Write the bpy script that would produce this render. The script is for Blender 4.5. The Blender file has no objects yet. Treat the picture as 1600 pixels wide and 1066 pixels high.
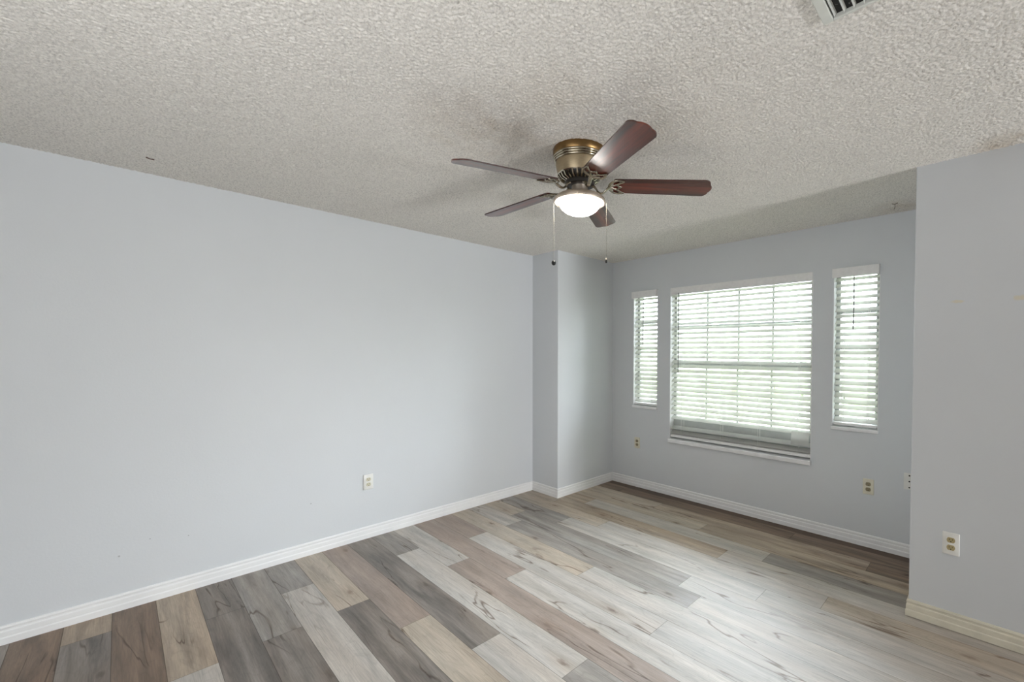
import bpy, bmesh, math, random
import numpy as np
from mathutils import Vector, Matrix

scene = bpy.context.scene
COL = scene.collection
random.seed(7)
RNG = np.random.default_rng(11)

# ------------------------------------------------------------------ camera
# room axes: x = 0 is the left wall, y = 0 the plane of the two wall returns, z up
W1, D, W2, H = 0.3883, 0.8282, 3.243, 2.44
XR, YB = 9.0, -4.6                      # far ends of the open-plan space behind and right of the camera
cam_data = bpy.data.cameras.new('camera')
cam = bpy.data.objects.new('camera', cam_data)
COL.objects.link(cam)
YAW, PITCH, ROLL = math.radians(42.0623), math.radians(-1.1905), math.radians(0.2241)
fwd = Vector((-math.sin(YAW) * math.cos(PITCH), math.cos(YAW) * math.cos(PITCH), math.sin(PITCH)))
r0 = Vector((math.cos(YAW), math.sin(YAW), 0))
u0 = r0.cross(fwd)
rr = math.cos(ROLL) * r0 + math.sin(ROLL) * u0
uu = -math.sin(ROLL) * r0 + math.cos(ROLL) * u0
m = Matrix((rr, uu, -fwd)).transposed().to_4x4()
m.translation = Vector((3.5704, -2.8851, 1.4336))
cam.matrix_world = m
cam_data.sensor_fit = 'HORIZONTAL'
cam_data.sensor_width = 36.0
cam_data.lens = 36.0 * 680.0892 / 1600
cam_data.shift_x = -139.9292 / 1600
cam_data.shift_y = 32.9149 / 1600
cam_data.clip_start = 0.02
scene.camera = cam

# ------------------------------------------------------------------ view, world, lights
vs = scene.view_settings
scene.display_settings.display_device = 'sRGB'
vs.view_transform = 'Standard'
vs.look = 'None'
vs.gamma = 1.0
vs.use_curve_mapping = False
vs.exposure = 0.63
scene.cycles.use_denoising = True
scene.cycles.max_bounces = 10
scene.cycles.diffuse_bounces = 6
scene.cycles.sample_clamp_indirect = 6.0

# overcast sky, dim at the horizon and bright overhead
SKY_LOW, SKY_HIGH = 10.0, 40.0
world = bpy.data.worlds.new('world')
scene.world = world
world.use_nodes = True
wn = world.node_tree
tc = wn.nodes.new('ShaderNodeTexCoord')
sx = wn.nodes.new('ShaderNodeSeparateXYZ')
wn.links.new(tc.outputs['Generated'], sx.inputs[0])
mm = [wn.nodes.new('ShaderNodeMath') for _ in range(4)]
mm[0].operation, mm[1].operation, mm[2].operation, mm[3].operation = 'MAXIMUM', 'POWER', 'MULTIPLY', 'ADD'
wn.links.new(sx.outputs[2], mm[0].inputs[0])
mm[0].inputs[1].default_value = 0.0
wn.links.new(mm[0].outputs[0], mm[1].inputs[0])
mm[1].inputs[1].default_value = 1.0
wn.links.new(mm[1].outputs[0], mm[2].inputs[0])
mm[2].inputs[1].default_value = SKY_HIGH - SKY_LOW
wn.links.new(mm[2].outputs[0], mm[3].inputs[0])
mm[3].inputs[1].default_value = SKY_LOW
wn.nodes['Background'].inputs[0].default_value = (0.86, 0.93, 1.0, 1)
wn.links.new(mm[3].outputs[0], wn.nodes['Background'].inputs[1])


def area(name, loc, rot, sx, sy, power, color=(1, 1, 1)):
    d = bpy.data.lights.new(name, 'AREA')
    d.shape = 'RECTANGLE'
    d.size, d.size_y = sx, sy
    d.energy = power
    d.color = color
    o = bpy.data.objects.new(name, d)
    o.location = loc
    o.rotation_euler = rot
    COL.objects.link(o)
    return o


HP = math.pi / 2
# added low fill light, out of view at the far right end
area('fill_far_right', (XR - .1, -.48, .35), (0, HP, 0), .5, .75, 120, (0.97, 0.985, 1.0))
# added weak fill light before the closed back wall, behind the camera
area('fill_behind_camera', (2.6, YB + .05, 1.2), (HP, 0, 0), 1.6, 1.9, 9, (0.98, 0.99, 1.0))
# added upward fill spot behind the camera, brightens the ceiling
up = bpy.data.lights.new('fill_upward', 'SPOT')
up.energy, up.spot_size, up.spot_blend, up.shadow_soft_size, up.color = 54, math.radians(150), 0.6, 0.8, (0.97, 0.985, 1.0)
upo = bpy.data.objects.new('fill_upward', up)
upo.location = (3.0, -3.75, 1.1)
upo.rotation_euler = (math.radians(180 - 12), 0, 0)
COL.objects.link(upo)
for nm, xa, xb, za, zb in (('left', .69, .985, .88, 2.08), ('centre', 1.15, 2.48, .58, 2.08), ('right', 2.64, 2.94, .88, 2.08)):
    p = area('sky_portal_' + nm, ((xa + xb) / 2, D + .135, (za + zb) / 2), (-HP, 0, 0), xb - xa, zb - za, 1)
    p.data.cycles.is_portal = True

# ------------------------------------------------------------------ helpers
def s2l(c):
    c = c / 255.0
    return c / 12.92 if c <= 0.04045 else ((c + 0.055) / 1.055) ** 2.4


def rgb(r, g, b):
    return (s2l(r), s2l(g), s2l(b), 1)


class G:
    """tiny node-graph helper"""
    def __init__(self, name):
        self.mat = bpy.data.materials.new(name)
        self.mat.use_nodes = True
        self.t = self.mat.node_tree
        self.bsdf = self.t.nodes['Principled BSDF']
        self.out = self.t.nodes['Material Output']

    def n(self, typ, **kw):
        nd = self.t.nodes.new(typ)
        for k, v in kw.items():
            setattr(nd, k, v)
        return nd

    def link(self, a, b):
        self.t.links.new(a, b)

    def put(self, sock, v):
        if isinstance(v, bpy.types.NodeSocket):
            self.link(v, sock)
        else:
            sock.default_value = v

    def math(self, op, a, b=None, c=None, clamp=False):
        nd = self.n('ShaderNodeMath', operation=op, use_clamp=clamp)
        self.put(nd.inputs[0], a)
        if b is not None:
            self.put(nd.inputs[1], b)
        if c is not None:
            self.put(nd.inputs[2], c)
        return nd.outputs[0]

    def vmul(self, v, s):
        nd = self.n('ShaderNodeVectorMath', operation='MULTIPLY')
        self.put(nd.inputs[0], v)
        nd.inputs[1].default_value = s
        return nd.outputs[0]

    def noise(self, vec, scale=1.0, detail=2.0, rough=0.5, dist=0.0):
        nd = self.n('ShaderNodeTexNoise')
        if vec is not None:
            self.put(nd.inputs['Vector'], vec)
        nd.inputs['Scale'].default_value = scale
        nd.inputs['Detail'].default_value = detail
        nd.inputs['Roughness'].default_value = rough
        nd.inputs['Distortion'].default_value = dist
        return nd.outputs['Fac']

    def mapr(self, v, a, b, c=0.0, d=1.0):
        nd = self.n('ShaderNodeMapRange')
        self.put(nd.inputs[0], v)
        nd.inputs[1].default_value, nd.inputs[2].default_value = a, b
        nd.inputs[3].default_value, nd.inputs[4].default_value = c, d
        return nd.outputs[0]

    def mix(self, fac, a, b, mode='MIX'):
        nd = self.n('ShaderNodeMix', data_type='RGBA', blend_type=mode)
        self.put(nd.inputs[0], fac)
        self.put(nd.inputs[6], a)
        self.put(nd.inputs[7], b)
        return nd.outputs[2]

    def scale_col(self, col, fac):
        nd = self.n('ShaderNodeVectorMath', operation='SCALE')
        self.put(nd.inputs[0], col)
        self.put(nd.inputs[3], fac)
        return nd.outputs[0]

    def pos(self):
        return self.n('ShaderNodeNewGeometry').outputs['Position']

    def obj(self):
        return self.n('ShaderNodeTexCoord').outputs['Object']

    def sep(self, v):
        nd = self.n('ShaderNodeSeparateXYZ')
        self.put(nd.inputs[0], v)
        return nd.outputs

    def bump(self, h, strength=0.3, dist=0.01):
        nd = self.n('ShaderNodeBump')
        nd.inputs['Strength'].default_value = strength
        nd.inputs['Distance'].default_value = dist
        self.put(nd.inputs['Height'], h)
        self.link(nd.outputs[0], self.bsdf.inputs['Normal'])

    def set(self, **kw):
        names = dict(base='Base Color', rough='Roughness', metal='Metallic', spec='Specular IOR Level',
                     coat='Coat Weight', coatr='Coat Roughness', emis='Emission Color', emst='Emission Strength',
                     trans='Transmission Weight', aniso='Anisotropic')
        for k, v in kw.items():
            self.put(self.bsdf.inputs[names[k]], v)
        return self.mat


def simple(name, col, rough=0.5, metal=0.0, spec=0.5, var=0.04, scale=30.0):
    g = G(name)
    f = g.mapr(g.noise(g.obj(), scale, 3), 0.3, 0.7, 1 - var, 1 + var)
    return g.set(base=g.scale_col(col[:3], f), rough=rough, metal=metal, spec=spec)


def link(name, me, mat=None, parent=None, smooth=None):
    o = bpy.data.objects.new(name, me)
    COL.objects.link(o)
    if mat is not None:
        me.materials.clear()
        me.materials.append(mat)
    if parent is not None:
        o.parent = parent
    if smooth is not None:
        for p in me.polygons:
            p.use_smooth = smooth
    return o


def from_bm(name, bm, mat=None, parent=None, smooth=False, auto=None):
    bmesh.ops.recalc_face_normals(bm, faces=bm.faces)
    if auto is not None:
        for f in bm.faces:
            f.smooth = True
        for e in bm.edges:
            e.smooth = e.calc_face_angle(0) < math.radians(auto)
    me = bpy.data.meshes.new(name)
    bm.to_mesh(me)
    bm.free()
    o = link(name, me, mat, parent)
    if auto is None and smooth:
        for p in me.polygons:
            p.use_smooth = True
    return o


def box(bm, x0, x1, y0, y1, z0, z1, bevel=0.0, seg=2, M=None):
    r = bmesh.ops.create_cube(bm, size=1)
    vs_ = r['verts']
    for v in vs_:
        v.co = Vector((x0 + (v.co.x + .5) * (x1 - x0), y0 + (v.co.y + .5) * (y1 - y0), z0 + (v.co.z + .5) * (z1 - z0)))
    if bevel > 0:
        es = list({e for v in vs_ for e in v.link_edges})
        rb = bmesh.ops.bevel(bm, geom=es, offset=bevel, segments=seg, profile=0.5, affect='EDGES')
        vs_ = list({v for f in rb['faces'] for v in f.verts} | {v for v in vs_ if v.is_valid})
    if M is not None:
        bmesh.ops.transform(bm, matrix=M, verts=vs_)
    return vs_


def lathe(bm, prof, seg=64, center=(0, 0, 0), cap=True):
    """prof: list of (r, z)"""
    cx, cy, cz = center
    rings = []
    for r, z in prof:
        if r < 1e-6:
            rings.append([bm.verts.new((cx, cy, cz + z))])
        else:
            rings.append([bm.verts.new((cx + r * math.cos(2 * math.pi * k / seg), cy + r * math.sin(2 * math.pi * k / seg), cz + z)) for k in range(seg)])
    for a, b in zip(rings, rings[1:]):
        for k in range(seg):
            k2 = (k + 1) % seg
            if len(a) == 1 and len(b) == 1:
                continue
            if len(a) == 1:
                bm.faces.new((a[0], b[k], b[k2]))
            elif len(b) == 1:
                bm.faces.new((a[k], b[0], a[k2]))
            else:
                bm.faces.new((a[k], b[k], b[k2], a[k2]))
    if cap:
        for rg in (rings[0], rings[-1]):
            if len(rg) > 1:
                bm.faces.new(rg)


def tube(bm, pts, rad, seg=8, flat=1.0, up=Vector((0, 0, 1))):
    """sweep an ellipse (rad wide, rad*flat along up) along pts; rad may be a list"""
    pts = [Vector(p) for p in pts]
    rings = []
    for i, p in enumerate(pts):
        t = (pts[min(i + 1, len(pts) - 1)] - pts[max(i - 1, 0)]).normalized()
        s = t.cross(up)
        if s.length < 1e-4:
            s = t.cross(Vector((1, 0, 0)))
        s.normalize()
        w = s.cross(t).normalized()
        r = rad[i] if isinstance(rad, (list, tuple)) else rad
        rings.append([bm.verts.new(p + s * r * math.cos(2 * math.pi * k / seg) + w * r * flat * math.sin(2 * math.pi * k / seg)) for k in range(seg)])
    for a, b in zip(rings, rings[1:]):
        for k in range(seg):
            bm.faces.new((a[k], a[(k + 1) % seg], b[(k + 1) % seg], b[k]))
    bm.faces.new(rings[0])
    bm.faces.new(rings[-1])


def prism(bm, poly, z0, z1, M=None, holes=False):
    """extrude a 2D polygon (x, y) between z0 and z1"""
    a = [bm.verts.new((x, y, z0)) for x, y in poly]
    b = [bm.verts.new((x, y, z1)) for x, y in poly]
    n = len(poly)
    bm.faces.new(a)
    bm.faces.new(b)
    for k in range(n):
        bm.faces.new((a[k], a[(k + 1) % n], b[(k + 1) % n], b[k]))
    if M is not None:
        bmesh.ops.transform(bm, matrix=M, verts=a + b)
    return a + b


def structure(o, label=None):
    o['kind'] = 'structure'
    if label:
        o['label'] = label
    return o


def tag(o, label, cat, group=None):
    o['label'] = label
    o['category'] = cat
    if group:
        o['group'] = group
    return o


def thing(name, loc, label, cat, group=None):
    o = bpy.data.objects.new(name, None)
    o.empty_display_size = 0.1
    COL.objects.link(o)
    o.location = loc
    return tag(o, label, cat, group)


def adopt(o, parent):
    """parent keeping the world-space mesh where it is"""
    o.parent = parent
    off = Vector(parent.location)
    if o.data.users == 1:
        o.data.transform(Matrix.Translation(-off))
    return o


# ------------------------------------------------------------------ materials
def mat_wall():
    g = G('wall_paint')
    p = g.pos()
    big = g.mapr(g.noise(p, 1.3, 3), 0.3, 0.7, 0.985, 1.015)
    col = g.scale_col(rgb(222, 226, 230)[:3], big)
    # scuffs: two filler patches on the right return and a few tiny nicks on the left wall
    xyz = g.sep(p)
    for (cx, cz, ax, az) in ((3.425, 1.705, .030, .008), (3.668, 1.706, .040, .014)):
        dx = g.math('DIVIDE', g.math('SUBTRACT', xyz[0], cx), ax)
        dz = g.math('DIVIDE', g.math('SUBTRACT', xyz[2], cz), az)
        r = g.math('SQRT', g.math('ADD', g.math('MULTIPLY', dx, dx), g.math('MULTIPLY', dz, dz)))
        r = g.math('ADD', r, g.mapr(g.noise(p, 60, 3), 0, 1, -0.7, 0.7))
        near = g.math('LESS_THAN', g.math('ABSOLUTE', xyz[1]), 0.02)
        f = g.math('MULTIPLY', g.mapr(r, 0.6, 1.1, 0.75, 0.0), near)
        col = g.mix(f, col, rgb(226, 220, 200))
    for (cy, cz, a) in ((-2.90, .30, .006), (-2.78, .36, .004), (-2.62, .33, .004), (-1.99, .36, .005)):
        dy = g.math('SUBTRACT', xyz[1], cy)
        dz = g.math('SUBTRACT', xyz[2], cz)
        r = g.math('SQRT', g.math('ADD', g.math('MULTIPLY', dy, dy), g.math('MULTIPLY', dz, dz)))
        f = g.math('MULTIPLY', g.mapr(r, a * .4, a, 0.5, 0.0), g.math('LESS_THAN', g.math('ABSOLUTE', xyz[0]), 0.01))
        col = g.mix(f, col, rgb(120, 120, 122))
    g.bump(g.math('ADD', g.noise(p, 90, 4, .6), g.math('MULTIPLY', g.noise(p, 400, 2), .3)), 0.10, 0.004)
    return g.set(base=col, rough=0.42, spec=0.35)


def mat_ceiling():
    g = G('popcorn_ceiling')
    p = g.pos()
    n1 = g.mapr(g.noise(p, 125, 3, .65), 0.34, 0.56, 0.74, 1.03)
    col = g.scale_col(rgb(246, 243, 237)[:3], n1)
    # dust and smoke stains around the fan and along the edges of the ceiling
    xyz = g.sep(p)
    st = None
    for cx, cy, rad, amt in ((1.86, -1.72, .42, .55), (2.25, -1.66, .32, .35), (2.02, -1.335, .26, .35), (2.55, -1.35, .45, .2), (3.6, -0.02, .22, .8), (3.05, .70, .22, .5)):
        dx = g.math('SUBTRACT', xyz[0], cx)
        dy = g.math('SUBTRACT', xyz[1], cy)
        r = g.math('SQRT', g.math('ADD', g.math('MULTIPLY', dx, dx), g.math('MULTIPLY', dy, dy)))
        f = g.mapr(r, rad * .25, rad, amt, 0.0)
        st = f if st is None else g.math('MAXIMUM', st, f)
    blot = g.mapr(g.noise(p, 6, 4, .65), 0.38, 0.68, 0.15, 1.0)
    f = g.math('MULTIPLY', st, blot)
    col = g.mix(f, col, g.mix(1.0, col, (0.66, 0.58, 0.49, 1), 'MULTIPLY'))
    # specks of dirt, denser in the stained area
    sp = g.math('GREATER_THAN', g.noise(p, 70, 1), g.mapr(f, 0, 0.6, 0.80, 0.66))
    col = g.mix(g.math('MULTIPLY', sp, .55), col, rgb(120, 110, 98))
    g.bump(g.noise(p, 260, 3, .7), 0.5, 0.004)
    return g.set(base=col, rough=0.9, spec=0.1)


def mat_floor():
    g = G('plank_floor')
    ua = g.n('ShaderNodeUVMap', uv_map='grain').outputs[0]
    ub = g.n('ShaderNodeUVMap', uv_map='plank').outputs[0]
    tone = g.n('ShaderNodeAttribute', attribute_name='tone', attribute_type='GEOMETRY')
    ln = g.n('ShaderNodeAttribute', attribute_name='length', attribute_type='GEOMETRY').outputs['Fac']
    dk = g.n('ShaderNodeAttribute', attribute_name='contrast', attribute_type='GEOMETRY').outputs['Fac']
    col = tone.outputs['Color']
    # broad cloudy streaks
    n1 = g.noise(g.vmul(ua, (1.6, 16, 1)), 1, 5, .6, .4)
    n2 = g.noise(g.vmul(ua, (7, 190, 1)), 1, 3, .6)
    n3 = g.noise(g.vmul(ua, (2.2, 9, 1)), 1, 2, .5, 1.2)
    f1 = g.mapr(n1, 0.28, 0.72, -1, 1)
    f1 = g.math('ADD', 1.0, g.math('MULTIPLY', f1, g.math('MULTIPLY', dk, 0.34)))
    f2 = g.mapr(n2, 0.3, 0.7, 0.82, 1.12)
    col = g.scale_col(col, g.math('MULTIPLY', f1, f2))
    # growth-ring contours
    rings = g.math('FRACT', g.math('MULTIPLY', n3, 9.0))
    rl = g.mapr(g.math('ABSOLUTE', g.math('SUBTRACT', rings, .5)), 0.0, 0.12, 0.90, 1.0)
    col = g.scale_col(col, rl)
    # warm / cool drift
    w = g.mapr(g.noise(g.vmul(ua, (.9, 7, 1)), 1, 2), 0.35, 0.65, 0, 1)
    col = g.mix(g.math('MULTIPLY', w, 0.35), col, g.mix(1.0, col, (0.93, 0.80, 0.68, 1), 'MULTIPLY'))
    # dark splits running with the grain
    nc = g.noise(g.vmul(ua, (0.9, 7.5, 1)), 1, 3, .55, .5)
    line = g.mapr(g.math('ABSOLUTE', g.math('SUBTRACT', nc, .5)), 0.002, 0.015, 1.0, 0.0)
    mask = g.mapr(g.noise(g.vmul(ua, (1.3, 5, 1)), 1, 2), 0.50, 0.60, 0, 1)
    cr = g.math('MULTIPLY', line, mask)
    # knots
    vor = g.n('ShaderNodeTexVoronoi', voronoi_dimensions='2D', feature='F1')
    wob = g.n('ShaderNodeVectorMath', operation='ADD')
    g.put(wob.inputs[0], g.vmul(ua, (1.7, 4.6, 1)))
    g.put(wob.inputs[1], g.scale_col(g.n('ShaderNodeTexNoise').outputs['Color'], 0.0))
    g.put(vor.inputs['Vector'], wob.outputs[0])
    vor.inputs['Scale'].default_value = 1
    kd = g.math('ADD', vor.outputs['Distance'], g.mapr(g.noise(g.vmul(ua, (30, 70, 1)), 1, 2), 0, 1, -.05, .05))
    sel = g.math('GREATER_THAN', g.sep(vor.outputs['Color'])[0], 0.62)
    knot = g.math('MULTIPLY', g.math('MULTIPLY', g.mapr(kd, 0.02, 0.075, 1, 0), sel), g.mapr(g.sep(vor.outputs['Color'])[1], 0, 1, .35, 1))
    halo = g.math('MULTIPLY', g.mapr(kd, 0.04, 0.24, .35, 0), sel)
    dark = g.mix(1.0, col, (0.30, 0.22, 0.17, 1), 'MULTIPLY')
    col = g.mix(halo, col, g.mix(1.0, col, (0.72, 0.60, 0.50, 1), 'MULTIPLY'))
    col = g.mix(g.math('MULTIPLY', g.math('MAXIMUM', cr, knot), 0.85), col, dark)
    # grooves between planks
    b = g.sep(ub)
    e1 = g.math('MINIMUM', b[1], g.math('SUBTRACT', 0.1665, b[1]))
    e2 = g.math('MINIMUM', b[0], g.math('SUBTRACT', ln, b[0]))
    e = g.math('MINIMUM', e1, e2)
    gap = g.mapr(e, 0.0006, 0.0016, 1, 0)
    col = g.mix(g.math('MULTIPLY', gap, .65), col, rgb(60, 52, 46))
    rough = g.math('ADD', g.mapr(n2, 0.3, 0.7, 0.42, 0.50), g.math('MULTIPLY', gap, .3))
    hgt = g.math('SUBTRACT', g.math('MULTIPLY', n2, .25), gap)
    g.bump(hgt, 0.12, 0.002)
    return g.set(base=col, rough=rough, spec=0.40)


def mat_trim():
    g = G('white_trim_paint')
    p = g.pos()
    f = g.mapr(g.noise(p, 5, 4, .6), 0.3, 0.7, 0.96, 1.02)
    return g.set(base=g.scale_col(rgb(247, 248, 249)[:3], f), rough=0.35, spec=0.4)


def mat_trim_worn():
    g = G('worn_trim_paint')
    p = g.pos()
    f = g.mapr(g.noise(p, 8, 5, .7), 0.3, 0.7, 0.88, 1.02)
    col = g.scale_col(rgb(222, 217, 200)[:3], f)
    dirt = g.mapr(g.noise(g.vmul(p, (3, 3, 120)), 1, 4, .7), 0.62, 0.72, 0, .35)
    col = g.mix(dirt, col, rgb(120, 112, 95))
    return g.set(base=col, rough=0.45, spec=0.35)


def mat_wood_blade():
    g = G('walnut_blade')
    o = g.n('ShaderNodeUVMap', uv_map='grain').outputs[0]
    n1 = g.noise(g.vmul(o, (2.0, 38, 1)), 1, 5, .6, .6)
    n2 = g.noise(g.vmul(o, (9, 260, 1)), 1, 3)
    sp = g.sep(o)
    edge = g.mapr(g.math('ABSOLUTE', sp[1]), 0.02, 0.062, 1.15, 0.45)   # sunburst stain, darker towards the rim
    col = g.mix(g.mapr(n1, .3, .7), rgb(42, 14, 8), rgb(112, 40, 18))
    col = g.scale_col(col, g.math('MULTIPLY', g.mapr(n2, .3, .7, .8, 1.15), edge))
    return g.set(base=col, rough=0.38, spec=0.5, coat=1.0, coatr=0.27)


def metal(name, col, rough, brush=0.0):
    g = G(name)
    n = g.noise(g.vmul(g.obj(), (60, 60, 900)), 1, 2)
    f = g.mapr(n, .3, .7, 1 - brush, 1 + brush)
    return g.set(base=g.scale_col(col[:3], f), rough=rough, metal=1.0)


def mat_slat():
    g = G('blind_slat')
    f = g.mapr(g.noise(g.obj(), 12, 3), .3, .7, .97, 1.02)
    m_ = g.set(base=g.scale_col(rgb(210, 210, 209)[:3], f), rough=0.4, spec=0.4)
    tr = g.n('ShaderNodeBsdfTranslucent')
    tr.inputs[0].default_value = rgb(235, 235, 228)
    mx = g.n('ShaderNodeMixShader')
    mx.inputs[0].default_value = 0.36
    g.link(g.bsdf.outputs[0], mx.inputs[1])
    g.link(tr.outputs[0], mx.inputs[2])
    g.link(mx.outputs[0], g.out.inputs[0])
    return m_


def mat_glass():
    g = G('window_glass')
    t = g.n('ShaderNodeBsdfTransparent')
    t.inputs[0].default_value = (0.96, 0.975, 0.97, 1)
    gl = g.n('ShaderNodeBsdfGlossy')
    gl.inputs['Roughness'].default_value = 0.02
    fr = g.n('ShaderNodeFresnel')
    fr.inputs[0].default_value = 1.45
    mx = g.n('ShaderNodeMixShader')
    g.link(fr.outputs[0], mx.inputs[0])
    g.link(t.outputs[0], mx.inputs[1])
    g.link(gl.outputs[0], mx.inputs[2])
    g.link(mx.outputs[0], g.out.inputs[0])
    return g.mat


def mat_bowl():
    g = G('frosted_lamp_glass')
    f = g.mapr(g.noise(g.obj(), 25, 2), .3, .7, .95, 1.03)
    return g.set(base=(.9, .88, .84, 1), rough=0.25, emis=(1.0, .965, .91, 1), emst=g.math('MULTIPLY', f, 26.0))


M_WALL, M_CEIL, M_FLOOR, M_TRIM, M_TRIM2 = mat_wall(), mat_ceiling(), mat_floor(), mat_trim(), mat_trim_worn()
M_SLAT, M_GLASS, M_BOWL, M_WOOD = mat_slat(), mat_glass(), mat_bowl(), mat_wood_blade()
M_VALANCE = simple('blind_valance_white', rgb(247, 247, 247), .4)
M_CORD = simple('blind_cord', rgb(236, 236, 232), .7)
M_WAND = simple('clear_grey_wand', rgb(120, 122, 120), .2)
M_FRAME = simple('window_frame_paint', rgb(176, 178, 176), .4)
M_SILL = simple('sill_marble', rgb(248, 249, 251), .25, var=.05, scale=9)
M_BRASS = metal('antique_brushed_brass', rgb(178, 162, 134), .40, .10)
M_BRONZE = metal('aged_bronze', rgb(140, 112, 74), .36, .10)
M_NICKEL = metal('brushed_nickel', rgb(226, 214, 200), .45, .06)
M_CHROME = metal('polished_pewter', rgb(190, 182, 164), .12, .02)
M_IRON = metal('pewter_blade_iron', rgb(170, 163, 148), .24, .05)
M_DARK = simple('dark_bronze', rgb(26, 22, 20), .35)
M_BLACK = simple('black_plastic', rgb(12, 12, 12), .35)
M_PLATE = simple('white_plate_plastic', rgb(238, 238, 234), .3)
M_PLATE_IV = simple('ivory_plate_plastic', rgb(232, 228, 210), .3)
M_RECEP = simple('ivory_receptacle', rgb(214, 210, 188), .35)
M_RECEP_T = simple('tan_receptacle', rgb(182, 166, 124), .35)
M_RECEP_D = simple('brown_beige_receptacle', rgb(156, 146, 116), .35)
M_SLOT = simple('slot_black', rgb(14, 12, 10), .6)
M_REG = simple('register_enamel', rgb(216, 218, 212), .35)
M_GRASS = simple('outside_lawn', rgb(120, 124, 104), .9, spec=.1, var=.3, scale=.6)
M_HEDGE = simple('hedge_leaves', rgb(150, 154, 132), .9, spec=.1, var=.25, scale=3)
M_RUST = simple('rust_mark', rgb(96, 66, 54), .7)

# ------------------------------------------------------------------ floor (planks of one continuous floor)
PW, PO, PL = 0.1665, 0.068, 1.712
L_, B_, G_, D_, N_, P_, T_ = (200, 194, 187), (196, 184, 169), (163, 157, 151), (138, 130, 123), (136, 117, 101), (168, 153, 143), (180, 164, 146)  # light tones raised to make up for dim light in the recess
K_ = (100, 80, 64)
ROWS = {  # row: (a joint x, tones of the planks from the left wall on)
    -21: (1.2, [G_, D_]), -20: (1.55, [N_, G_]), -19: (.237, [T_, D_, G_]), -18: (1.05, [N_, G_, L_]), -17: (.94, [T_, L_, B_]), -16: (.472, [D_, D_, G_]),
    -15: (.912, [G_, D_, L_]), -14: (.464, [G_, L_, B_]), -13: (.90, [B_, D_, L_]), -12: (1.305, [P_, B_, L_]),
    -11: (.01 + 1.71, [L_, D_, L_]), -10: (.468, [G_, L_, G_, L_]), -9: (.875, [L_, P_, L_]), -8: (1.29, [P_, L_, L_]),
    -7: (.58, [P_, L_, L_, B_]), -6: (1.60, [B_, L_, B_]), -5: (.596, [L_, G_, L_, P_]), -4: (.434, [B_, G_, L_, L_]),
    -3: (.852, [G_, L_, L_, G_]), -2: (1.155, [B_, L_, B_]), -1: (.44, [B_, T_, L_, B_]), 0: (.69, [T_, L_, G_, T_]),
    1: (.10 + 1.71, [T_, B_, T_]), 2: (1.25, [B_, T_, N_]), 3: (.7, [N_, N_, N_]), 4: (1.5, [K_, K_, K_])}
verts, faces, uva, uvb, tone, leng, contr = [], [], [], [], [], [], []
pal = [L_, B_, G_, D_, N_, P_, T_]
for k in range(-29, 5):
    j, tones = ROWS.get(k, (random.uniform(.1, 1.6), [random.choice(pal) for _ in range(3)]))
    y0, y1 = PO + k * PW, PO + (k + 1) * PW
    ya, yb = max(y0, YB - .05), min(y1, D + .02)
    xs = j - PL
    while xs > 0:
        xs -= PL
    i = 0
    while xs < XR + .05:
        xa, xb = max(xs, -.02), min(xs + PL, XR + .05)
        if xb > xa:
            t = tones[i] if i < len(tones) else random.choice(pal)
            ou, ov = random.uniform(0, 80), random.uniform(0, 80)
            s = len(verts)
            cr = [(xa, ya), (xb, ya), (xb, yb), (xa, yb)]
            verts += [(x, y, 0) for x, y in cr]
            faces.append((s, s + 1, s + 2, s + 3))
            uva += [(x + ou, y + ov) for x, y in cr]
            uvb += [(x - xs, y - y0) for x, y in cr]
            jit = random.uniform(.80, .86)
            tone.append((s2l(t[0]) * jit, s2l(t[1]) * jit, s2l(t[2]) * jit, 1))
            leng.append(PL)
            contr.append(1.5 if t in (D_, N_) else (1.1 if t in (G_, T_) else .7))
            i += 1
        xs += PL
me = bpy.data.meshes.new('floor')
me.from_pydata(verts, [], faces)
for nm, arr in (('grain', uva), ('plank', uvb)):
    l = me.uv_layers.new(name=nm)
    l.data.foreach_set('uv', np.array(arr, dtype=np.float32).ravel())
a = me.attributes.new('tone', 'FLOAT_COLOR', 'FACE')
a.data.foreach_set('color', np.array(tone, dtype=np.float32).ravel())
a = me.attributes.new('length', 'FLOAT', 'FACE')
a.data.foreach_set('value', np.array(leng, dtype=np.float32))
a = me.attributes.new('contrast', 'FLOAT', 'FACE')
a.data.foreach_set('value', np.array(contr, dtype=np.float32))
floor = structure(link('floor', me, M_FLOOR), 'grey-brown wood-look plank floor')

# ------------------------------------------------------------------ ceiling: real popcorn relief where the camera sees it
nx, ny, st = 880, 900, 0.005
gx0, gy0 = -0.02, D + 0.02 - (ny - 1) * st


def band_noise(n, m_, wl, seed):
    r = np.random.default_rng(seed).standard_normal((n, m_))
    fx = np.fft.fftfreq(n)[:, None]
    fy = np.fft.fftfreq(m_)[None, :]
    f = np.sqrt(fx ** 2 + fy ** 2) / st
    filt = np.exp(-((f - 1 / wl) / (0.45 / wl)) ** 2)
    o = np.fft.ifft2(np.fft.fft2(r) * filt).real
    return o / o.std()


h = band_noise(nx, ny, 0.0165, 1)
h2 = band_noise(nx, ny, 0.0105, 2)
hh = np.clip(h * .55 + h2 * .65 + .35, -0.9, 1.1)
hgt = (hh + .9) * 0.0028
X, Y = np.meshgrid(gx0 + np.arange(nx) * st, gy0 + np.arange(ny) * st, indexing='ij')
V = np.stack([X, Y, H + .002 - hgt], -1).reshape(-1, 3).astype(np.float32)
idx = np.arange(nx * ny).reshape(nx, ny)
F = np.stack([idx[:-1, :-1], idx[:-1, 1:], idx[1:, 1:], idx[1:, :-1]], -1).reshape(-1, 4)
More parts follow.
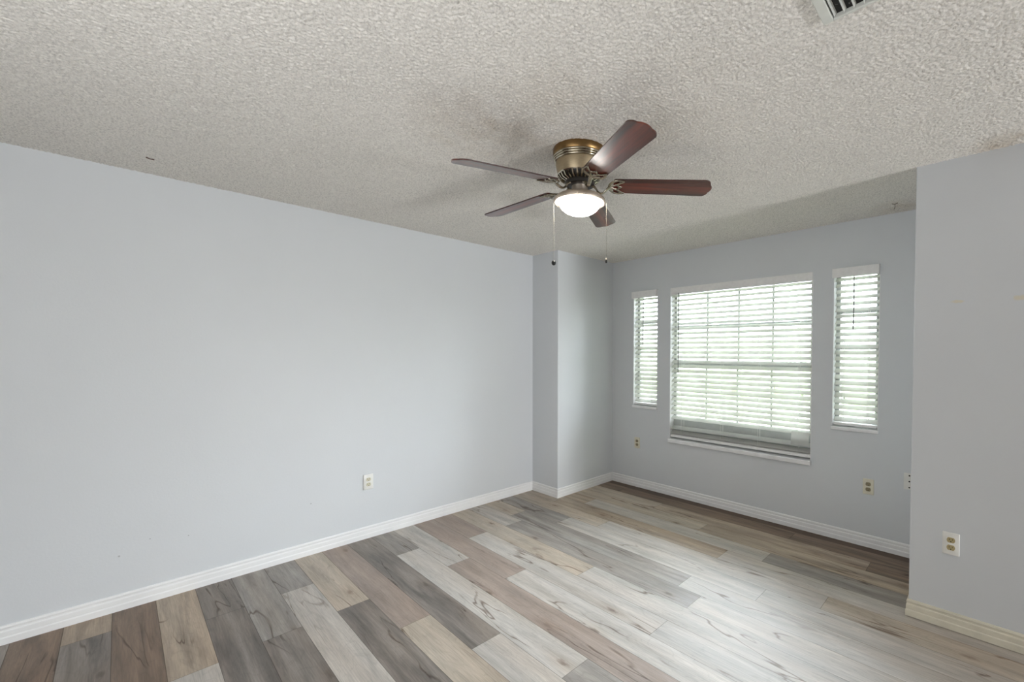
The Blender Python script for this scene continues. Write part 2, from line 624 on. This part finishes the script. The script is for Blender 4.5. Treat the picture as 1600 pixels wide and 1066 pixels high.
# plain remainder of the ceiling behind and to the right of the camera
xe, ye = gx0 + (nx - 1) * st, gy0
extra = np.array([(gx0, YB - .05, H), (XR + .05, YB - .05, H), (XR + .05, ye, H), (gx0, ye, H),
                  (xe, ye, H), (xe, D + .02, H), (XR + .05, D + .02, H)], dtype=np.float32)
s = len(V)
V = np.concatenate([V, extra])
F = np.concatenate([F, np.array([[s, s + 3, s + 2, s + 1], [s + 4, s + 5, s + 6, s + 2]])])
me = bpy.data.meshes.new('ceiling')
me.vertices.add(len(V))
me.vertices.foreach_set('co', V.ravel())
me.loops.add(F.size)
me.loops.foreach_set('vertex_index', F.ravel().astype(np.int32))
me.polygons.add(len(F))
me.polygons.foreach_set('loop_start', np.arange(0, F.size, 4, dtype=np.int32))
me.polygons.foreach_set('use_smooth', np.ones(len(F), dtype=bool))
me.update(calc_edges=True)
me.validate()
ceiling = structure(link('ceiling', me, M_CEIL), 'off-white popcorn-textured ceiling')

# ------------------------------------------------------------------ walls
T = 0.16


def wall(name, boxes, bevel=None, label=None):
    bm = bmesh.new()
    for b in boxes:
        box(bm, *b)
    if bevel:
        es = [e for e in bm.edges if all(abs(v.co.x - bevel[0]) < 1e-4 and abs(v.co.y - bevel[1]) < 1e-4 for v in e.verts)]
        bmesh.ops.bevel(bm, geom=es, offset=.006, segments=4, profile=.5, affect='EDGES')
    return structure(from_bm(name, bm, M_WALL, auto=40), label)


ZT = H + .06
wall('wall_left', [(-T, 0, YB - T, D + T, -.02, ZT)], label='light grey left wall')
wall('wall_pier', [(0, W1, 0, D + T, -.02, ZT)], (W1, 0), 'grey wall return left of the window recess')
wall('wall_right_return', [(W2, XR + T, 0, D + T, -.02, ZT)], (W2, 0), 'grey wall return right of the window recess')
M_BACK = simple('taupe_low_bounce', rgb(104, 100, 97), .6)  # unseen walls given a dark tone to cut bounced light
wall('wall_back', [(0, XR + T, YB - T, YB, -.02, ZT)]).data.materials[0] = M_BACK
wall('wall_right', [(XR, XR + T, YB, 0, -.02, ZT)]).data.materials[0] = M_BACK
WIN = {1: (.682, .993, .873, 2.085), 2: (1.147, 2.488, .573, 2.085), 3: (2.638, 2.946, .873, 2.085)}
bxs = []
xp = W1
for k in (1, 2, 3):
    xa, xb, za, zb = WIN[k]
    bxs += [(xp, xa, D, D + T, -.02, ZT), (xa, xb, D, D + T, -.02, za), (xa, xb, D, D + T, zb, ZT)]
    xp = xb
bxs.append((xp, W2, D, D + T, -.02, ZT))
wall('wall_window', bxs, label='grey wall with three windows')

# outside ground seen between the slats
bm = bmesh.new()
box(bm, -30, 40, D + T + .3, 70, -.6, -.35)
structure(from_bm('ground', bm, M_GRASS), 'pale lawn outside')

# pale shrubs beyond the lawn
bm = bmesh.new()
rs = random.Random(3)
for i in range(46):
    x = -26 + i * 1.25 + rs.uniform(-.3, .3)
    rr_ = rs.uniform(.8, 1.2)
    r_ = bmesh.ops.create_icosphere(bm, subdivisions=3, radius=1)
    for v in r_['verts']:
        k_ = 1 + .16 * math.sin(7 * v.co.x + i) * math.sin(6 * v.co.z + 2 * i) + .08 * math.sin(17 * v.co.y + 13 * v.co.z)
        v.co = Vector((x + v.co.x * rr_ * k_, 15 + v.co.y * rr_ * k_ + rs.uniform(-.02, .02), .75 + v.co.z * rs.uniform(1.33, 1.37) * k_))
hd = from_bm('hedge', bm, M_HEDGE, smooth=True)
hd['kind'] = 'stuff'
tag(hd, 'pale green shrubs outside, glimpsed between the blind slats', 'hedge')

# ------------------------------------------------------------------ baseboards
PROF = [(0, 0), (.0135, 0), (.0135, .030), (.0125, .034), (.0105, .037), (.0105, .060), (.0095, .064), (.0065, .067), (.0065, .074), (.0085, .078), (.0085, .082), (.006, .089), (.003, .0908), (0, .0908)]


def baseboard(name, a, b, nrm, ma=0.0, mb=0.0, mat=M_TRIM, label=None, gapz=0.0):
    """profile swept from a to b (2D), offset along nrm; ma/mb = mitre slope at each end"""
    a, b, n = Vector(a), Vector(b), Vector(nrm)
    t = (b - a).normalized()
    bm = bmesh.new()
    N = max(2, int((b - a).length / .25))
    rings = []
    for i in range(N + 1):
        ring = []
        for d, z in PROF:
            p = a.lerp(b, i / N) + n * d
            if i == 0:
                p -= t * ma * d
            if i == N:
                p += t * mb * d
            ring.append(bm.verts.new((p.x, p.y, z + gapz)))
        rings.append(ring)
    k = len(PROF)
    for r1, r2 in zip(rings, rings[1:]):
        for q in range(k):
            bm.faces.new((r1[q], r1[(q + 1) % k], r2[(q + 1) % k], r2[q]))
    bm.faces.new(rings[0])
    bm.faces.new(rings[-1])
    return structure(from_bm(name, bm, mat), label)


baseboard('baseboard_left', (0, YB), (0, 0), (1, 0), 0, -1, label='white baseboard of the left wall')
baseboard('baseboard_pier_front', (0, 0), (W1, 0), (0, -1), -1, 1)
baseboard('baseboard_pier_side', (W1, 0), (W1, D), (1, 0), 1, -1)
baseboard('baseboard_window', (W1, D), (W2, D), (0, -1), -1, -1, label='white baseboard under the windows')
baseboard('baseboard_return_side', (W2, D), (W2, 0), (-1, 0), -1, 1, mat=M_TRIM2)
baseboard('baseboard_right', (W2, 0), (XR, 0), (0, -1), 1, 0, mat=M_TRIM2, label='scuffed cream baseboard of the right wall return', gapz=.003)

# ------------------------------------------------------------------ windows (frame, glass, bars, sill) and blinds
GY = D + .095          # glass plane


def window(k):
    xa, xb, za, zb = WIN[k]
    root = bpy.data.objects.new('window_%d' % k, None)
    COL.objects.link(root)
    root.location = ((xa + xb) / 2, GY, za)
    structure(root)
    fw = .034
    bm = bmesh.new()
    y0, y1 = GY - .022, GY + .03
    botz = .775 if k == 2 else za + .055
    box(bm, xa, xa + fw, y0, y1, za, zb, .002, 1)
    box(bm, xb - fw, xb, y0, y1, za, zb, .002, 1)
    box(bm, xa + fw, xb - fw, y0, y1, zb - .05, zb, .002, 1)
    box(bm, xa + fw, xb - fw, y0, y1, za, botz, .002, 1)
    adopt(from_bm('window_frame', bm, M_FRAME), root)
    if k == 2:
        bm = bmesh.new()
        box(bm, xa + fw, xb - fw, GY - .024, GY + .02, 1.316, 1.354, .003, 1)
        adopt(from_bm('meeting_rail', bm, M_FRAME), root)
    bm = bmesh.new()
    mw = .0085
    if k == 2:
        for x, xl in ((1.513, 1.506), (1.829, 1.822), (2.141, 2.134)):
            box(bm, x - mw, x + mw, GY - .008, GY + .008, 1.354, zb - .05)
            box(bm, xl - mw, xl + mw, GY - .008, GY + .008, botz, 1.316)
        box(bm, xa + fw, xb - fw, GY - .0075, GY + .0075, 1.702 - mw, 1.702 + mw)
    else:
        for z in (1.755, 1.476, 1.198):
            box(bm, xa + fw, xb - fw, GY - .008, GY + .008, z - mw, z + mw)
    adopt(from_bm('glazing_bars', bm, M_FRAME), root)
    bm = bmesh.new()
    box(bm, xa + fw, xb - fw, GY - .002, GY + .002, botz, zb - .05)
    adopt(from_bm('glass', bm, M_GLASS), root)
    bm = bmesh.new()
    box(bm, xa, xa + .004, D + .001, GY - .022, za + .003, zb - .001)
    box(bm, xb - .004, xb, D + .001, GY - .022, za + .003, zb - .001)
    box(bm, xa + .004, xb - .004, D + .001, GY - .022, zb - .004, zb - .0005)
    adopt(from_bm('jamb_lining', bm, M_TRIM), root)
    bm = bmesh.new()
    box(bm, xa - .004, xb + .004, D - (.028 if k == 2 else .018), GY - .022, za - (.034 if k == 2 else .024), za + .002, .004, 2)
    adopt(from_bm('window_sill', bm, M_SILL), root)
    return root


for k in (1, 2, 3):
    window(k)

PITCHZ = 0.0468
TILT = math.radians(38)
SY = D + .032          # centre line of the slats


def slat_bm(xa, xb, z, tilt, y=SY, w=.050):
    bm = bmesh.new()
    N = 8
    n = max(6, int((xb - xa) / .06))
    top, bot = [], []
    for i in range(n + 1):
        x = xa + (xb - xa) * i / n
        ra, rb = [], []
        for j in range(N + 1):
            q = j / N - .5
            th = .0028 * (1 - (abs(q) * 2) ** 6 * .7)
            cz = .0022 * (1 - 4 * q * q)
            for lst, s_ in ((ra, .5), (rb, -.5)):
                ly, lz = q * w, cz + s_ * th
                lst.append(bm.verts.new((x, y + ly * math.cos(tilt) - lz * math.sin(tilt), z + ly * math.sin(tilt) + lz * math.cos(tilt))))
        top.append(ra)
        bot.append(rb)
    for i in range(n):
        for j in range(N):
            bm.faces.new((top[i][j], top[i + 1][j], top[i + 1][j + 1], top[i][j + 1]))
            bm.faces.new((bot[i][j], bot[i][j + 1], bot[i + 1][j + 1], bot[i + 1][j]))
        bm.faces.new((top[i][0], bot[i][0], bot[i + 1][0], top[i + 1][0]))
        bm.faces.new((top[i][N], top[i + 1][N], bot[i + 1][N], bot[i][N]))
    for i in (0, n):
        for j in range(N):
            bm.faces.new((top[i][j], top[i][j + 1], bot[i][j + 1], bot[i][j]))
    return bm


def blind(k, label, cords, wand, group='white window blinds'):
    xa, xb, za, zb = WIN[k]
    xa, xb = xa + .008, xb - .008
    root = thing('window_blind', ((xa + xb) / 2, SY, za + .004), label, 'window blind', group)
    # valance with small returns, headrail behind it
    vf = D - (.034 if k != 2 else .004)
    vx0, vx1 = (xa - .012, xb + .006) if k != 2 else (xa - .004, xb + .004)
    bm = bmesh.new()
    box(bm, vx0, vx1, vf, vf + .009, 2.016, 2.086, .002, 2)
    if k != 2:
        box(bm, vx0, vx0 + .008, vf + .0095, D - .001, 2.016, 2.086)
        box(bm, vx1 - .008, vx1, vf + .0095, D - .001, 2.016, 2.086)
    adopt(from_bm('valance', bm, M_VALANCE), root)
    bm = bmesh.new()
    box(bm, xa, xb, D + .010, D + .058, 2.038, 2.083, .003, 1)
    adopt(from_bm('headrail', bm, M_VALANCE), root)
    z0 = 1.983 + PITCHZ / 2
    zend = .66 if k == 2 else za + .055
    i = 0
    rnd = random.Random(k)
    while z0 - i * PITCHZ > zend - .012:
        z = z0 - i * PITCHZ
        tilt = TILT + rnd.uniform(-.02, .02)
        if k == 2 and abs(z - .742) < .015:
            i += 1
            continue                           # the slat that has come away
        zz = z - (.006 if k == 2 and z < .72 else 0)
        o = from_bm('slat', slat_bm(xa + rnd.uniform(0, .003), xb - rnd.uniform(0, .003), zz, tilt), M_SLAT, auto=50)
        adopt(o, root)
        i += 1
    # bottom rail
    bm = bmesh.new()
    zb_ = .592 if k == 2 else za + .012
    box(bm, xa, xb, SY - .026, SY + .026, zb_, zb_ + .022, .005, 3)
    if k == 2:
        box(bm, xa, xb, SY - .024, SY + .026, zb_ + .024, zb_ + .028, .001, 1)
    adopt(from_bm('bottom_rail', bm, M_VALANCE), root)
    for cx in cords:
        bm = bmesh.new()
        for yy in (SY - .0275, SY + .0285):
            tube(bm, [(cx, yy, 2.04), (cx, yy, 1.4), (cx, yy, zb_ + .01)], .0011, 6)
        tube(bm, [(cx + .004, SY, 2.04), (cx + .004, SY, zb_ + .01)], .0010, 6)
        adopt(from_bm('ladder_cord', bm, M_CORD), root)
    wx, wz = wand
    bm = bmesh.new()
    tube(bm, [(wx, SY - .036, 2.02), (wx + .001, SY - .037, 1.8), (wx - .001, SY - .039, wz)], .0042, 6)
    box(bm, wx - .003, wx + .003, SY - .040, SY - .032, 2.008, 2.03)
    adopt(from_bm('tilt_wand', bm, M_WAND), root)
    return root


blind(1, 'narrow white slatted blind in the window nearest the left corner', (.765, .915), (.812, 1.51))
b2 = blind(2, 'wide white slatted blind in the middle window with a broken lower slat', (1.28, 1.70, 2.05, 2.38), (1.247, 1.24))
blind(3, 'narrow white slatted blind in the window at the right beside the wall corner', (2.705, 2.875), (2.778, 1.62))
# the broken piece of slat hanging at the right end of the wide blind
bm = slat_bm(2.333, 2.474, .742, math.radians(80), SY - .030, .108)
o = adopt(from_bm('broken_slat', bm, M_SLAT, auto=50), b2)
o['label'] = 'broken piece of slat hanging upright at the right end'

# ------------------------------------------------------------------ outlets and plates
def outlet(loc, rotz, label, pmat, rmat, group='wall outlets'):
    """built facing -y in local space"""
    root = thing('electrical_outlet', loc, label, 'outlet', group)
    root.rotation_euler = (0, 0, rotz)
    bm = bmesh.new()
    box(bm, -.0355, .0355, -.006, 0, -.058, .058, .0035, 3)
    from_bm('cover_plate', bm, pmat, root, auto=60)
    for s_ in (1, -1):
        cz = s_ * .0195
        bm = bmesh.new()
        poly = []
        for k in range(32):
            a_ = 2 * math.pi * k / 32
            poly.append((.0172 * math.cos(a_), max(-.0135, min(.0135, .0172 * math.sin(a_)))))
        Mx = Matrix.Translation((0, 0, cz)) @ Matrix.Rotation(HP, 4, 'X')
        prism(bm, poly, .004, .0085, Mx)
        rc = from_bm('receptacle', bm, rmat, root)
        bm = bmesh.new()
        box(bm, -.0075, -.0055, -.0091, -.0080, cz - .001, cz + .0075)
        box(bm, .0055, .0075, -.0091, -.0080, cz, cz + .0068)
        poly = [(.0027 * math.cos(2 * math.pi * k / 12), .0027 * math.sin(2 * math.pi * k / 12)) for k in range(12)]
        prism(bm, poly, .0080, .0091, Matrix.Translation((0, 0, cz - .0075)) @ Matrix.Rotation(HP, 4, 'X'))
        from_bm('slots', bm, M_SLOT, rc)
    bm = bmesh.new()
    poly = [(.003 * math.cos(2 * math.pi * k / 14), .003 * math.sin(2 * math.pi * k / 14)) for k in range(14)]
    prism(bm, poly, .0055, .0075, Matrix.Rotation(HP, 4, 'X'))
    from_bm('screw', bm, pmat, root)
    return root


outlet((0.0, -1.6105, .4335), HP, 'white double outlet on the long left wall', M_PLATE, M_RECEP)
outlet((.7415, D, .4735), 0, 'small ivory double outlet under the narrow left window', M_PLATE_IV, M_RECEP_D)
outlet((2.892, D, .4495), 0, 'ivory double outlet below the right narrow window', M_PLATE_IV, M_RECEP_D)
outlet((3.419, 0.0, .4500), 0, 'white double outlet with tan sockets on the dark right wall return', M_PLATE, M_RECEP_T)

root = thing('cable_wall_plate', (3.144, D, .538), 'white wall plate with three dark holes half hidden by the right wall corner', 'wall plate')
bm = bmesh.new()
box(bm, -.0355, .0355, -.006, 0, -.058, .058, .0035, 3)
from_bm('cover_plate', bm, M_PLATE, root, auto=60)
for zz in (.0415, .0005, -.0425):
    bm = bmesh.new()
    poly = [(.0052 * math.cos(2 * math.pi * k / 20), .0052 * math.sin(2 * math.pi * k / 20)) for k in range(20)]
    prism(bm, poly, .0050, .0068, Matrix.Translation((-.002, 0, zz)) @ Matrix.Rotation(HP, 4, 'X'))
    from_bm('jack_hole', bm, M_SLOT, root)

# ------------------------------------------------------------------ ceiling register
rx0, ry1, rw, rd = 3.172, -1.449, .36, .20
zc = H - .006
root = thing('ceiling_register', (rx0 + rw / 2, ry1 - rd / 2, H), 'white air register with curved louvres at the top edge of the photo', 'air vent')
bm = bmesh.new()
bw = .028
for b in ((rx0, rx0 + bw, ry1 - rd, ry1), (rx0 + rw - bw, rx0 + rw, ry1 - rd, ry1), (rx0 + bw, rx0 + rw - bw, ry1 - bw * .35, ry1), (rx0 + bw, rx0 + rw - bw, ry1 - rd, ry1 - rd + bw * .35)):
    box(bm, b[0], b[1], b[2], b[3], zc - .012, zc + .003, .002, 1)
adopt(from_bm('register_frame', bm, M_REG), root)
for i in range(12):
    x = rx0 + bw + .004 + i * .0255
    bm = bmesh.new()
    rings = []
    for j in range(9):
        a_ = math.radians(10 + 70 * j / 8)
        px, pz = x + .026 * (1 - math.cos(a_)), zc - .012 + .026 * math.sin(a_) - .002
        rings.append([bm.verts.new((px, y, pz + t)) for y in (ry1 - rd + .011, ry1 - .011) for t in (0, .0015)])
    for a1, b1 in zip(rings, rings[1:]):
        for q, q2 in ((0, 1), (1, 3), (3, 2), (2, 0)):
            bm.faces.new((a1[q], a1[q2], b1[q2], b1[q]))
    bm.faces.new((rings[0][0], rings[0][1], rings[0][3], rings[0][2]))
    bm.faces.new((rings[-1][0], rings[-1][1], rings[-1][3], rings[-1][2]))
    adopt(from_bm('louvre', bm, M_REG, auto=50), root)
bm = bmesh.new()
box(bm, rx0 + .004, rx0 + rw - .004, ry1 - rd + .004, ry1 - .004, H - .0035, H - .001)
adopt(from_bm('duct_opening', bm, M_SLOT), root)

# the two little marks on the ceiling
bm = bmesh.new()
tube(bm, [(.2995, -2.7796, H - .004), (.294, -2.766, H - .0065), (.289, -2.7492, H - .004)], .0024, 6)
tag(from_bm('ceiling_scratch', bm, M_RUST), 'short rust-brown scratch on the ceiling near the left wall', 'scratch')
bm = bmesh.new()
tube(bm, [(3.046, .586, H - .003), (3.062, .584, H - .010), (3.079, .582, H - .004)], .003, 6)
tube(bm, [(3.062, .584, H - .010), (3.060, .610, H - .016), (3.050, .650, H - .020), (3.047, .662, H - .012)], .0022, 6)
tag(from_bm('ceiling_hook', bm, simple('hook_paint', rgb(150, 140, 128), .5)), 'small painted hook in the ceiling near the right wall corner', 'hook')

# ------------------------------------------------------------------ ceiling fan
FX, FY = 2.02, -1.335
fan = thing('ceiling_fan', (FX, FY, H), 'five-blade brown ceiling fan with brass motor housing and glowing glass bowl', 'ceiling fan')


def fpart(name, bm, mat, parent=fan, auto=40):
    o = from_bm(name, bm, mat, parent, auto=auto)
    return o


def L(z):
    return z - H      # fan-local height


bm = bmesh.new()
lathe(bm, [(.120, L(2.44)), (.1315, L(2.438)), (.1325, L(2.43)), (.1315, L(2.408)), (.128, L(2.404)), (.115, L(2.404))], 72)
fpart('ceiling_canopy', bm, M_BRONZE)
bm = bmesh.new()
pr = [(.10, L(2.404))]
for zc_, rc_ in ((2.399, .1275), (2.389, .1245), (2.379, .1215)):
    for j in range(7):
        a_ = math.pi * (j / 6 - .5)
        pr.append((rc_ + .0045 * math.cos(a_), L(zc_ - .0048 * math.sin(a_))))
pr.append((.10, L(2.373)))
lathe(bm, pr, 72)
fpart('trim_rings', bm, M_CHROME, auto=70)
bm = bmesh.new()
lathe(bm, [(.112, L(2.374)), (.1195, L(2.373)), (.1185, L(2.36)), (.113, L(2.335)), (.108, L(2.318)), (.1065, L(2.314)), (.09, L(2.314))], 72)
fpart('motor_housing', bm, M_BRASS)
# vented flare below the motor: dark core with bright fins
bm = bmesh.new()
lathe(bm, [(.09, L(2.315)), (.100, L(2.314)), (.092, L(2.300)), (.070, L(2.284)), (.05, L(2.284))], 64)
core = fpart('vent_ring', bm, M_DARK)
bm = bmesh.new()
for i in range(28):
    a_ = 2 * math.pi * i / 28
    Mz = Matrix.Rotation(a_, 4, 'Z')
    poly = [(.066, L(2.2800)), (.096, L(2.2930)), (.1095, L(2.3135)), (.100, L(2.3135)), (.090, L(2.300)), (.066, L(2.288))]
    vs_ = [bm.verts.new(Mz @ Vector((r, s_ * .0036, z))) for s_ in (-1, 1) for r, z in poly]
    n = len(poly)
    bm.faces.new(vs_[:n])
    bm.faces.new(vs_[n:])
    for q in range(n):
        bm.faces.new((vs_[q], vs_[(q + 1) % n], vs_[n + (q + 1) % n], vs_[n + q]))
lathe(bm, [(.1065, L(2.3165)), (.1115, L(2.3145)), (.1085, L(2.310)), (.1, L(2.313))], 64, cap=False)
fins = from_bm('vent_fins', bm, M_CHROME, core)
# flywheel hub to which the blade irons bolt
bm = bmesh.new()
lathe(bm, [(.045, L(2.288)), (.072, L(2.286)), (.074, L(2.280)), (.072, L(2.268)), (.064, L(2.264)), (.03, L(2.264))], 56)
fpart('flywheel', bm, M_DARK)
# switch housing / neck
bm = bmesh.new()
lathe(bm, [(.036, L(2.268)), (.0395, L(2.264)), (.0395, L(2.236)), (.044, L(2.230)), (.050, L(2.228)), (.052, L(2.224)), (.03, L(2.222))], 48)
fpart('switch_housing', bm, M_NICKEL)
# light pan
bm = bmesh.new()
lathe(bm, [(.03, L(2.226)), (.052, L(2.2255)), (.080, L(2.222)), (.110, L(2.212)), (.126, L(2.200)), (.1305, L(2.188)), (.129, L(2.182)), (.1235, L(2.180)), (.116, L(2.184)), (.110, L(2.187)), (.09, L(2.19))], 72)
pan = fpart('lamp_pan', bm, M_NICKEL)
for k in range(3):
    a_ = math.radians(-50 + 120 * k)
    bm = bmesh.new()
    d = Vector((math.cos(a_), math.sin(a_), 0))
    tube(bm, [d * .128 + Vector((0, 0, L(2.188))), d * .106 + Vector((0, 0, L(2.183)))], .0024, 8)
    tube(bm, [d * .127 + Vector((0, 0, L(2.188))), d * .136 + Vector((0, 0, L(2.19)))], .004, 10)
    from_bm('thumb_screw', bm, M_NICKEL, pan)
# glass bowl
bm = bmesh.new()
pr = [(.103, L(2.1925))]
for j in range(15):
    a_ = math.radians(4 + 86 * j / 14)
    pr.append((.1035 * math.cos(a_) ** .9 if a_ < 1.57 else 0, L(2.1875 - .066 * math.sin(a_))))
pr[-1] = (0, L(2.1215))
lathe(bm, pr, 64, cap=False)
fpart('glass_bowl', bm, M_BOWL, auto=80)

# blades: (azimuth, droop) as they hang
BL = [(264.6, -6.2), (188.0, -3.6), (119.5, -1.2), (43.0, -0.9), (-23.6, -1.0)]
PITCH_B = math.radians(-12)
ZR = 2.271


def blade_matrix(az, el, pt):
    a_, e = math.radians(az), math.radians(el)
    d = Vector((math.cos(a_) * math.cos(e), math.sin(a_) * math.cos(e), math.sin(e)))
    n = Vector((-math.sin(a_), math.cos(a_), 0))
    u = d.cross(n)
    n2 = n * math.cos(pt) + u * math.sin(pt)
    u2 = d.cross(n2)
    Mt = Matrix((d, n2, u2)).transposed().to_4x4()
    Mt.translation = Vector((0, 0, L(ZR)))
    return Mt


def blade_outline():
    R, r_, wt, wr = .660, .168, .0665, .0555
    pts = []

    def hw(r):
        return wr + (wt - wr) * (r - r_) / (R - r_)
    # lower edge out, rounded tip corners, upper edge back
    c = .034
    for r in np.linspace(r_ + .012, R - c - .012, 12):
        pts.append((r, -hw(r)))
    for k in range(1, 9):
        a_ = -HP + HP * k / 8
        pts.append((R - .012 - c + c * math.cos(a_), -hw(R) + c + c * math.sin(a_)))
    for k in range(1, 6):
        y = -hw(R) + c + (2 * (hw(R) - c)) * k / 6
        pts.append((R - .012 + .012 * (1 - (y / (hw(R) - c)) ** 2), y))
    for k in range(0, 8):
        a_ = HP * k / 8
        pts.append((R - .012 - c + c * math.cos(a_), hw(R) - c + c * math.sin(a_)))
    for r in np.linspace(R - c - .012, r_ + .012, 12):
        pts.append((r, hw(r)))
    pts += [(r_ + .003, hw(r_) - .006), (r_, hw(r_) - .02), (r_, -hw(r_) + .02), (r_ + .003, -hw(r_) + .006)]
    return pts


def arc_pts(pts, n=10):
    """smooth a 3D polyline (Catmull-Rom)"""
    pts = [Vector(p) for p in pts]
    out = []
    for i in range(len(pts) - 1):
        p0, p1, p2, p3 = pts[max(i - 1, 0)], pts[i], pts[i + 1], pts[min(i + 2, len(pts) - 1)]
        for k in range(n):
            t = k / n
            out.append(.5 * ((2 * p1) + (p2 - p0) * t + (2 * p0 - 5 * p1 + 4 * p2 - p3) * t * t + (3 * p1 - p0 - 3 * p2 + p3) * t ** 3))
    out.append(pts[-1])
    return out


for bi, (az, el) in enumerate(BL):
    Mt = blade_matrix(az, el, PITCH_B)
    bm = bmesh.new()
    ol = blade_outline()
    vs_ = prism(bm, ol, -.003, .003)
    uvl = bm.loops.layers.uv.new('grain')
    for f in bm.faces:
        for lp in f.loops:
            lp[uvl].uv = (lp.vert.co.x + 3.7 * bi, lp.vert.co.y)
    bm.transform(Mt)
    b = from_bm('fan_blade', bm, M_WOOD, fan, auto=50)
    # ornamental blade iron: S-shaped arm and a crescent fork under the blade
    bm = bmesh.new()
    a_ = math.radians(az)
    d = Vector((math.cos(a_), math.sin(a_), 0))
    tip = Mt @ Vector((.152, 0, -.007))
    arm = arc_pts([d * .058 + Vector((0, 0, L(2.270))), d * .076 + Vector((0, 0, L(2.260))), d * .092 + Vector((0, 0, L(2.238))),
                   d * .112 + Vector((0, 0, L(2.230))), d * .134 + Vector((0, 0, tip.z - .013)), tip], 8)
    nA = len(arm)
    tube(bm, arm, [.0125 - .004 * math.sin(math.pi * i / (nA - 1)) for i in range(nA)], 10, .55)
    zf = -.0075
    for s_ in (1, -1):
        cres = [Mt @ Vector(p) for p in ((.149, 0, zf), (.153, s_ * .024, zf), (.168, s_ * .045, zf), (.192, s_ * .054, zf), (.222, s_ * .050, zf))]
        cp = arc_pts(cres, 7)
        tube(bm, cp, [.0100 - .0065 * (i / (len(cp) - 1)) for i in range(len(cp))], 8, .6, up=Mt.to_3x3() @ Vector((0, 0, 1)))
        inner = [Mt @ Vector(p) for p in ((.222, s_ * .050, zf), (.204, s_ * .037, zf), (.188, s_ * .022, zf), (.193, s_ * .010, zf), (.207, 0, zf))]
        cp = arc_pts(inner, 7)
        tube(bm, cp, .0052, 8, .7, up=Mt.to_3x3() @ Vector((0, 0, 1)))
        spoke = [Mt @ Vector(p) for p in ((.151, s_ * .004, zf), (.170, s_ * .013, zf), (.189, s_ * .022, zf))]
        tube(bm, arc_pts(spoke, 5), .0052, 8, .7, up=Mt.to_3x3() @ Vector((0, 0, 1)))
    # screw heads
    for p in ((.200, .044), (.200, -.044), (.198, 0)):
        q = Mt @ Vector((p[0], p[1], -.0035))
        q2 = Mt @ Vector((p[0], p[1], -.0095))
        tube(bm, [q, q2], .0048, 10)
    from_bm('blade_iron', bm, M_IRON, fan, auto=60)

# pull chains hang from the light pan
cr = Vector((math.cos(YAW), math.sin(YAW), 0))
for s_, zlow, knob in ((-1, 1.892, 'ball'), (1, 1.9, 'bell')):
    p = cr * (.129 * s_)
    if s_ > 0:
        p = cr * .134
    bm = bmesh.new()
    ztop = 2.186
    tube(bm, [(p.x * .96, p.y * .96, L(ztop + .004)), (p.x, p.y, L(ztop)), (p.x, p.y, L(zlow))], .0005, 6)
    n = int((ztop - zlow) / .0065)
    for i in range(n):
        z = L(ztop - (i + .5) * .0065)
        r_ = bmesh.ops.create_icosphere(bm, subdivisions=1, radius=.0012)
        bmesh.ops.translate(bm, verts=r_['verts'], vec=(p.x, p.y, z))
    ch = from_bm('pull_chain', bm, M_IRON, fan, auto=80)
    bm = bmesh.new()
    if knob == 'ball':
        lathe(bm, [(0, .0125)] + [(.0112 * math.sin(math.pi * j / 14), .0125 * math.cos(math.pi * j / 14)) for j in range(1, 14)] + [(0, -.0125)], 24, (p.x, p.y, L(zlow - .008)), cap=False)
        k_ = from_bm('chain_knob', bm, M_BLACK, ch, auto=80)
        k_['label'] = 'round black chain knob'
    else:
        lathe(bm, [(0, .010), (.0028, .0095), (.0042, .005), (.0042, 0), (0, 0)], 20, (p.x, p.y, L(zlow)), cap=False)
        k_ = from_bm('chain_connector', bm, M_NICKEL, ch, auto=60)
        bm = bmesh.new()
        lathe(bm, [(0, 0), (.0040, -.0005), (.0052, -.006), (.0050, -.014), (.003, -.016), (0, -.0165)], 20, (p.x, p.y, L(zlow)), cap=False)
        k_ = from_bm('chain_knob', bm, M_DARK, ch, auto=60)
        k_['label'] = 'small dark chain knob'
